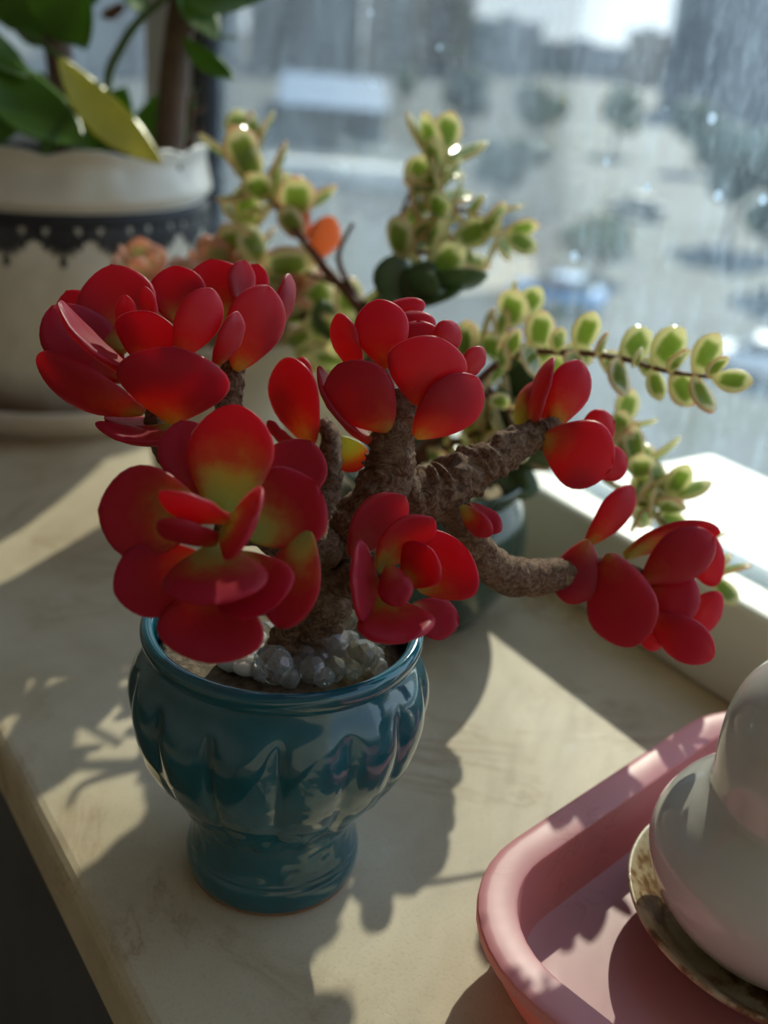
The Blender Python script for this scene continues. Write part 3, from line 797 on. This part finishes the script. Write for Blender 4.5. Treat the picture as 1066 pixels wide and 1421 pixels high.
# ------------------------------------------------------------------ variegated jade bush in the green pot
GC = (.313, .407, 0.0)
gp = thing('green_pot', GC, 'dark green glazed round pot behind the red succulent near the window rail', 'pot')
gprof = spline_profile([(.001, 0), (.030, 0), (.033, .002), (.041, .012), (.0495, .028), (.0525, .044), (.0505, .058), (.0460, .068), (.0445, .072), (.0470, .0765), (.0480, .0795), (.0465, .081), (.0435, .078), (.0415, .070), (.037, .066)], 6)
build('pot_body', *lathe(GC, gprof, 96), M['pot_green'], gp)
tag(build('pot_gravel', *mound((GC[0], GC[1]), .0400, .0685, .008, 40, 10, 7, .004), M['gravel']), 'tan gravel heaped in the green pot', 'gravel', kind='stuff')
bush = thing('variegated_jade', (GC[0], GC[1], .076), 'variegated jade bush with small cream edged leaves on reddish stems in green pot', 'plant')
def small_leaf_mesh(mat):
    V, Fc, at = leaf_mesh(Vector((0, 0, 0)), Vector((1, 0, 0)), Vector((0, 0, 1)), .72, .06, .10, .13, 9, 10, 1.15, .62, 3)
    me = bpy.data.meshes.new('small_leaf'); me.from_pydata([tuple(v) for v in V], [], Fc); me.update()
    me.polygons.foreach_set('use_smooth', [True]*len(me.polygons))
    for k, vals in at.items():
        a = me.attributes.new(k, 'FLOAT', 'POINT'); a.data.foreach_set('value', vals)
    me.materials.append(M[mat]); return me
SLM = {k: small_leaf_mesh(k) for k in ('bush_leaf', 'bush_dull', 'bush_orange')}
rb = random.Random(21)
# sunlit patches of the sill: the photograph shows no foliage shading them
OPEN = [[on_z(x, y) for x, y in q] for q in (
    [(60, 1125), (120, 1030), (165, 1055), (203, 1090), (206, 1135), (150, 1185), (120, 1236)],
    [(655, 872), (885, 1045), (720, 1155), (655, 1260), (612, 1300), (622, 1180), (634, 1100), (630, 1040), (618, 965), (650, 910)])]
def shades_open(p):
    x, y = p.x-SUN.x/SUN.z*p.z, p.y-SUN.y/SUN.z*p.z
    for q in OPEN:
        c = False
        for i in range(len(q)):
            a, b = q[i], q[i-1]
            if (a.y > y) != (b.y > y) and x < (b.x-a.x)*(y-a.y)/(b.y-a.y)+a.x: c = not c
        if c: return True
    return False
def put_leaf(pos, direction, normal, length, kind='bush_leaf', wscale=1.0):
    ex = direction.normalized()
    if any(shades_open(pos+ex*(length*k)) for k in (.15, .5, .9)): return None
    ez = normal-ex*normal.dot(ex)
    ez = ez.normalized() if ez.length > 1e-4 else ex.orthogonal().normalized()
    ey = ez.cross(ex)
    o = bpy.data.objects.new('leaf', SLM[kind]); col.objects.link(o); o.parent = bush
    o.location = pos-WL[bush]
    o.rotation_euler = Matrix((ex, ey, ez)).transposed().to_euler()
    o.scale = (length, length*wscale, length); return o
NLEAF = [0]
def twig(pts, leaves, size=.013, start=.25, jitter=.35, spread=1.0, kinds=('bush_leaf',), face=0.0):
    size *= 1.8; leaves = max(4, int(leaves*.72))
    ps = [(P(x, y, d), w*d/F_PX/2) for x, y, d, w in pts]
    build('stem', *tube(ps, 6, 8, .08, 300.), M['bush_stem'], bush)
    q = spline_profile([(p.x, p.y, p.z) for p, r in ps], 12)
    C = [Vector(a) for a in q]
    for i in range(leaves):
        u = start+(1-start)*(i//2)/max(1, (leaves-1)//2)
        k = min(len(C)-2, int(u*(len(C)-1))); c = C[k]; t = (C[k+1]-C[k]).normalized()
        a = (i//2)*math.pi/2 + (i % 2)*math.pi + rb.uniform(-.3, .3)
        s1 = t.orthogonal().normalized(); s2 = t.cross(s1)
        side = s1*math.cos(a)+s2*math.sin(a)
        d = side*spread + t*rb.uniform(.25, .8) + Vector((0, 0, .35)) + Vector([rb.uniform(-jitter, jitter) for _ in range(3)])
        nn = t + face*cam_vec((0, 0, 1)) + Vector([rb.uniform(-.3, .3) for _ in range(3)])
        put_leaf(c, d, nn, size*rb.uniform(.75, 1.2), kinds[rb.randrange(len(kinds))], rb.uniform(.85, 1.15)); NLEAF[0] += 1
    # tip leaf
    put_leaf(C[-1], (C[-1]-C[-3]).normalized(), cam_vec((.3, .2, .9)), size*.9)
BD = .565
twig([(560, 640, .560, 34), (545, 560, .565, 32), (520, 480, .575, 26), (500, 420, .58, 22)], 4, start=.7)
twig([(510, 440, .58, 18), (470, 392, .59, 13), (430, 345, .60, 11), (385, 288, .61, 9), (352, 250, .615, 8), (340, 205, .62, 6)], 22, .0160, .62, face=.5)
twig([(522, 430, .58, 16), (545, 370, .58, 11), (580, 320, .58, 10), (615, 285, .58, 9), (606, 245, .58, 7), (612, 215, .58, 5)], 26, .0150, .25, face=.5)
twig([(610, 290, .58, 8), (645, 292, .58, 7), (680, 308, .578, 6), (702, 322, .576, 5)], 14, .0125, .2)
twig([(565, 350, .58, 8), (555, 310, .585, 7), (570, 265, .59, 5)], 12, .0145, .2)
twig([(560, 350, .575, 8), (600, 350, .57, 7), (628, 338, .57, 5)], 10, .0145, .2)
twig([(500, 420, .585, 10), (470, 360, .59, 8), (490, 310, .595, 6)], 14, .015, .2, kinds=('bush_leaf', 'bush_leaf', 'bush_dull'))
twig([(455, 385, .60, 8), (420, 330, .61, 7), (408, 290, .615, 5)], 10, .015, .25, kinds=('bush_leaf', 'bush_orange', 'bush_leaf'))
twig([(470, 395, .60, 8), (400, 370, .62, 7), (352, 360, .63, 6), (345, 320, .63, 5)], 12, .0155, .3)
twig([(545, 520, .57, 14), (460, 470, .61, 10), (420, 440, .64, 8), (385, 400, .66, 6)], 16, .0145, .2, kinds=('bush_leaf', 'bush_dull'))
twig([(530, 480, .57, 12), (480, 450, .60, 9), (440, 425, .64, 6)], 14, .0145, .1)
twig([(540, 470, .57, 12), (560, 420, .565, 9), (590, 390, .56, 6)], 10, .0165, .2, kinds=('bush_dull', 'bush_leaf'))
twig([(545, 560, .565, 12), (460, 520, .62, 9), (420, 480, .66, 6)], 14, .0135, .3)
# extra twigs added between pot and rail, mostly hidden, to shade the sill
twig([(600, 640, .55, 14), (680, 640, .55, 11), (730, 640, .55, 7)], 16, .0150, .3, kinds=('bush_leaf', 'bush_dull'))
twig([(630, 645, .55, 14), (690, 615, .535, 10), (728, 575, .54, 8), (745, 535, .55, 5)], 30, .0150, .2, kinds=('bush_leaf', 'bush_dull'))
twig([(650, 640, .54, 12), (700, 640, .525, 9), (735, 610, .53, 6)], 26, .0150, .2, kinds=('bush_leaf', 'bush_dull'))
twig([(660, 640, .55, 10), (715, 600, .55, 8), (760, 560, .56, 5)], 26, .0150, .25)
# long arching branch on the right
twig([(575, 640, .55, 26), (620, 590, .530, 18), (668, 525, .505, 12), (715, 493, .49, 10), (790, 489, .465, 9), (860, 497, .45, 8), (920, 514, .44, 7), (988, 524, .43, 5)], 32, .0100, .38, face=1.2)
twig([(650, 545, .525, 10), (645, 490, .53, 9), (690, 470, .53, 7), (718, 440, .53, 5)], 16, .0115, .25)
twig([(665, 530, .52, 8), (700, 560, .51, 7), (712, 600, .50, 5)], 8, .011, .2)
twig([(590, 640, .55, 12), (640, 610, .54, 9), (690, 590, .53, 6)], 14, .0125, .15)
# low sprigs by the rail
twig([(668, 545, .51, 8), (760, 600, .505, 6), (850, 670, .50, 5), (888, 700, .495, 5), (884, 645, .49, 4)], 18, .0115, .6)
twig([(888, 700, .495, 5), (910, 715, .49, 5), (928, 690, .485, 4)], 12, .011, .2)
twig([(910, 715, .49, 5), (960, 765, .485, 4), (990, 800, .48, 4)], 8, .010, .5)
twig([(850, 670, .50, 5), (850, 630, .50, 4), (862, 590, .50, 4)], 10, .011, .3)
# broad dull leaves in the middle of the bush
for (x, y, d, tx, ty, ln, k) in ((500, 400, .57, 470, 350, .024, 'bush_dull'), (545, 425, .56, 545, 360, .026, 'bush_dull'), (575, 430, .56, 590, 380, .026, 'bush_dull'), (520, 330, .58, 490, 295, .022, 'bush_leaf'), (590, 370, .57, 625, 350, .020, 'bush_leaf'), (405, 330, .61, 412, 275, .022, 'bush_orange')):
    a = P(x, y, d); b = P(tx, ty, d-.004); put_leaf(a, b-a, cam_vec((.2, .3, .9)), ln, k, 1.15)

# ------------------------------------------------------------------ cream pot with a thick leaved succulent behind the bush
CC = (.272, .578, 0.0)
cp = thing('cream_pot', CC, 'plain cream pot standing behind the variegated jade', 'pot')
build('pot_body', *lathe(CC, spline_profile([(.001, 0), (.032, 0), (.035, .002), (.039, .030), (.044, .070), (.0475, .098), (.0500, .104), (.0500, .110), (.0465, .1105), (.0440, .104), (.042, .098), (.038, .096)], 5), 80), M['cream_pot'], cp)
tag(build('pot_grit', *mound((CC[0], CC[1]), .0415, .0985, .005, 36, 8, 9, .003), M['gravel']), 'tan grit in the cream pot', 'gravel', kind='stuff')
succ = thing('pale_succulent', (CC[0], CC[1], .103), 'pale green succulent with upright pink tipped leaves in the cream pot', 'plant')
rq = random.Random(5)
for k, (cx, cy, hz) in enumerate(((0, 0, .075), (-.024, .018, .060), (.020, -.022, .065), (.018, .026, .065), (-.022, -.022, .065), (.030, .002, .055), (-.030, 0, .055))):
    b0 = Vector((CC[0]+cx, CC[1]+cy, .100)); tp = b0+Vector((cx*.5, cy*.5, hz*.55))
    build('stem', *tube([(b0, .0045), (b0.lerp(tp, .5)+Vector((.002, 0, 0)), .004), (tp, .0035)], 4, 10, .1, 200.), M['gravel'], succ)
    for j in range(9):
        a = j*2.4+k; el = .35+.12*j
        d = Vector((math.cos(a)*math.cos(el), math.sin(a)*math.cos(el), math.sin(el)))
        p0 = tp+Vector((0, 0, -.010+.0016*j)); LN[0] += 1
        V, Fc, at = leaf_mesh(p0, p0+d*(.032-.001*j), Vector((-d.x*d.z, -d.y*d.z, 1.)), .020, .06, .12, .0045, 10, 12, 1.3, .62, LN[0])
        build('leaf', V, Fc, M['pale_leaf'], succ, attrs=at)

# ------------------------------------------------------------------ outdoors
ZG = -11.0
def gpt(x, y): return on_z(x, y, ZG)
def m_ground():
    m, t, b = new_mat('courtyard_asphalt'); S(b, Roughness=.9)
    n = noise_tex(t, .12, 6, .65); n2 = noise_tex(t, .6, 4)
    r = ramp(t, [(.32, (.030, .045, .035)), (.45, (.050, .056, .060)), (.62, (.080, .085, .088)), (.8, (.16, .15, .13))], n.outputs['Fac'])
    t.links.new(mix(t, mathn(t, 'MULTIPLY', n2.outputs['Fac'], .4), r.outputs[0], (.10, .12, .10)), b.inputs['Base Color'])
    return m
structure(build('ground', *box(-60, 900, -300, 900, ZG-.5, ZG), m_ground(), smooth_sh=False))
def m_facade(name, wall, win, sx_=3.2, sz=3.0):
    m, t, b = new_mat(name); S(b, Roughness=.8)
    c = N(t, 'ShaderNodeTexCoord'); s = N(t, 'ShaderNodeSeparateXYZ'); t.links.new(c.outputs['Object'], s.inputs[0])
    def cell(v, p): return mathn(t, 'FRACT', mathn(t, 'DIVIDE', v, p))
    def band(v, lo, hi): return mathn(t, 'MULTIPLY', mathn(t, 'GREATER_THAN', v, lo), mathn(t, 'LESS_THAN', v, hi))
    h = mathn(t, 'ADD', s.outputs['X'], s.outputs['Y'])
    f = mathn(t, 'MULTIPLY', band(cell(h, sx_), .3, .75), band(cell(s.outputs['Z'], sz), .3, .8))
    t.links.new(mix(t, f, wall, win), b.inputs['Base Color'])
    return m
FAC = [m_facade('grey_facade', (.24, .25, .26), (.07, .09, .11)), m_facade('tan_facade', (.32, .27, .22), (.09, .10, .11)), m_facade('pale_facade', (.44, .45, .46), (.12, .14, .17)), m_facade('dark_facade', (.14, .15, .17), (.05, .06, .07))]
M['roof'] = simple('grey_roof', (.22, .23, .24), .8, .15, .5)
M['blue_roof'] = simple('blue_sheet_roof', (.10, .20, .34), .5, .1, .5)
M['white_wall'] = simple('white_courtyard_wall', (.70, .69, .64), .8, .06, .4)
M['beige'] = simple('beige_paving', (.48, .42, .32), .9, .1, .6)
def building(px0, px1, dist, top_py, depth, fac, label, roof='roof'):
    """front face spans the two pixel columns at the given ground distance"""
    mx = (px0+px1)/2
    r = ray(mx, 60); r2 = Vector((r.x, r.y, 0)).normalized()
    c = Vector((0, 0, 0))+r2*dist; side = Vector((r2.y, -r2.x, 0))
    wd = .92*(px1-px0)/F_PX*dist
    rt = ray(mx, top_py); z1 = CAM_H + rt.z/Vector((rt.x, rt.y, 0)).length*dist
    t_ = thing('apartment_building', (c.x, c.y, ZG), label, 'building')
    def pbox(u0, u1, v0, v1, z0, z1_):
        V = [tuple(c+side*u+r2*v+Vector((0, 0, z))) for z in (z0, z1_) for v in (v0, v1) for u in (u0, u1)]
        return V, box(0, 1, 0, 1, 0, 1)[1]
    build('wall', *pbox(-wd/2, wd/2, 0, depth, ZG, z1), FAC[fac], t_, smooth_sh=False)
    build('roof', *pbox(-wd/2-.4, wd/2+.4, -.4, depth+.4, z1, z1+.5), M[roof], t_, smooth_sh=False)
    nb = max(3, int(wd/6)); 
    for fl in range(1, int((z1-ZG)/3)):
        build('balcony', *pbox(-wd/2+1, wd/2-1, -.9, 0, ZG+fl*3-.15, ZG+fl*3+.1), M['roof'], t_, smooth_sh=False)
    build('stair_tower', *pbox(-wd*.12, wd*.12, depth*.2, depth*.6, z1+.5, z1+2.2), FAC[fac], t_, smooth_sh=False)
    return t_
building(345, 500, 290, -90, 18, 0, 'grey apartment block behind the blue sheet roof')
building(505, 655, 340, -40, 18, 1, 'tan apartment block beside the gap of sky')
building(655, 750, 400, 30, 16, 2, 'pale distant block with low roofline under the sky gap')
building(745, 870, 460, 62, 16, 0, 'far grey block on the skyline under the brightest sky')
building(872, 930, 420, 45, 16, 1, 'narrow tan tower on the skyline beside the dark block')
building(935, 1130, 260, -120, 18, 3, 'tall dark block closing the view on the right of the sky gap')
building(60, 330, 240, -160, 18, 2, 'pale apartment block behind the window mullion')
# low shed with blue roof, white wall, paving
def slab_px(name, quad, z0, z1, mat, label, cat):
    pts = [on_z(x, y, z1) for x, y in quad]
    V = [(p.x, p.y, z0) for p in pts]+[(p.x, p.y, z1) for p in pts]
    Fc = [(3, 2, 1, 0), (4, 5, 6, 7)]+[(i, (i+1) % 4, 4+(i+1) % 4, 4+i) for i in range(4)]
    o = build(name, V, Fc, M[mat], smooth_sh=False, origin=(sum(p.x for p in pts)/4, sum(p.y for p in pts)/4, z0)); tag(o, label, cat); return o
sh = thing('shed', tuple(on_z(455, 150, ZG)), 'low shed with a blue sheet roof in front of the grey apartment block', 'shed')
def shed_part(name, quad, z0, z1, mat, sl_=0):
    pts = [on_z(x, y, z1) for x, y in quad]
    V = [(p.x, p.y, z0) for p in pts]+[(p.x, p.y, z1+(sl_ if i > 1 else 0)) for i, p in enumerate(pts)]
    build(name, V, [(3, 2, 1, 0), (4, 5, 6, 7)]+[(i, (i+1) % 4, 4+(i+1) % 4, 4+i) for i in range(4)], M[mat], sh, smooth_sh=False)
shed_part('wall', ((390, 140), (535, 152), (530, 118), (395, 104)), ZG, ZG+3.6, 'roof')
shed_part('roof', ((385, 142), (540, 155), (534, 116), (392, 102)), ZG+3.6, ZG+3.8, 'blue_roof', .5)
slab_px('courtyard_wall', ((370, 222), (585, 240), (584, 233), (371, 215)), ZG, ZG+1.4, 'white_wall', 'long low white wall across the courtyard', 'wall')
slab_px('paved_path', ((590, 410), (745, 398), (740, 352), (640, 350)), ZG, ZG+.08, 'beige', 'beige paved patch on the ground in the courtyard', 'paving')
def car(px, py, yaw, mat, label):
    c = gpt(px, py)
    t_ = thing('car', tuple(c), label, 'car')
    cs, sn = math.cos(yaw), math.sin(yaw)
    def tr(pts): return [(c.x+x*cs-y*sn, c.y+x*sn+y*cs, ZG+z) for x, y, z in pts]
    pr = [(-2.2, .35), (-2.2, .85), (-1.9, 1.0), (-1.2, 1.02), (1.1, .98), (2.0, .82), (2.2, .6), (2.2, .35)]
    def ext(pr, w):
        n = len(pr); V = [(x, -w, z) for x, z in pr]+[(x, w, z) for x, z in pr]
        return tr(V), [tuple(range(n)), tuple(reversed(range(n, 2*n)))]+[(i, n+i, n+(i+1) % n, (i+1) % n) for i in range(n)]
    build('car_body', *ext(pr, .88), M[mat], t_, smooth_sh=False)
    build('cabin', *ext([(-1.7, 1.0), (-1.2, 1.45), (.3, 1.48), (1.1, 1.0)], .76), M['carglass'], t_, smooth_sh=False)
    build('car_roof', *ext([(-1.15, 1.44), (-1.1, 1.5), (.25, 1.52), (.3, 1.46)], .72), M[mat], t_, smooth_sh=False)
    for x in (-1.35, 1.35):
        for s in (-1, 1):
            n = 14; V = tr([(x+.33*math.cos(2*math.pi*k/n), y, .33+.33*math.sin(2*math.pi*k/n)) for y in (s*.70, s*.92) for k in range(n)])
            build('wheel', V, [tuple(range(n)), tuple(reversed(range(n, 2*n)))]+[(i, (i+1) % n, n+(i+1) % n, n+i) for i in range(n)], M['gasket'], t_, smooth_sh=False)
M['carglass'] = simple('dark_car_glass', (.03, .04, .05), .1, .1, 2)
M['carblue'] = simple('blue_car_paint', (.16, .36, .66), .3, .05, 2)
M['carwhite'] = simple('white_car_paint', (.70, .71, .72), .3, .05, 2)
M['cargrey'] = simple('grey_car_paint', (.20, .21, .22), .3, .05, 2)
car(770, 425, 2.2, 'carblue', 'blue car parked beyond the beige paving')
car(1050, 520, 2.2, 'carwhite', 'white car parked close under the window')
car(620, 330, 2.0, 'cargrey', 'grey car parked beside the beige paving')
car(880, 300, 2.1, 'cargrey', 'grey car parked in front of the dark trees')
M['foliage'] = simple('dark_tree_foliage', (.045, .07, .045), .8, .5, 1.2)
M['foliage2'] = simple('olive_tree_foliage', (.10, .12, .06), .8, .5, 1.2)
def tree(px, py, hgt, rad, mat, label, seed):
    c = gpt(px, py); t_ = thing('tree', tuple(c), label, 'tree', None)
    build('trunk', *tube([(c, .22), (c+Vector((.1, 0, hgt*.4)), .17), (c+Vector((0, .1, hgt*.7)), .1)], 4, 8), M['trunk'], t_)
    r_ = random.Random(seed); parts = []
    for i in range(7):
        p = c+Vector((r_.uniform(-.6, .6)*rad, r_.uniform(-.6, .6)*rad, hgt*r_.uniform(.5, .9)))
        parts.append(blob(p, rad*r_.uniform(.45, .7), (1, 1, .85), seed+i, .5, 12, 8, 2.5))
    build('crown', *merge(parts), M[mat], t_)
tree(1010, 330, 7, 3.0, 'foliage', 'broad dark tree standing before the tall dark block', 1)
tree(1080, 400, 5, 2.4, 'foliage', 'shorter dark tree beside the white car', 2)
tree(850, 212, 7, 2.4, 'foliage2', 'olive tree below the far grey block', 3)
tree(740, 200, 6, 3.0, 'foliage2', 'olive tree below the pale distant block', 4)
tree(640, 180, 7, 3.2, 'foliage', 'dark tree in front of the tan apartment block', 5)
tree(960, 236, 7, 2.6, 'foliage', 'dark tree at the foot of the narrow tan tower', 6)
tree(690, 290, 5, 2.4, 'foliage', 'dark shrubby tree between the white wall and the beige paving', 7)
tree(830, 380, 3, 1.8, 'foliage2', 'small olive tree beside the blue car', 8)
tree(560, 150, 6, 2.6, 'foliage2', 'olive tree beside the blue roofed shed', 9)
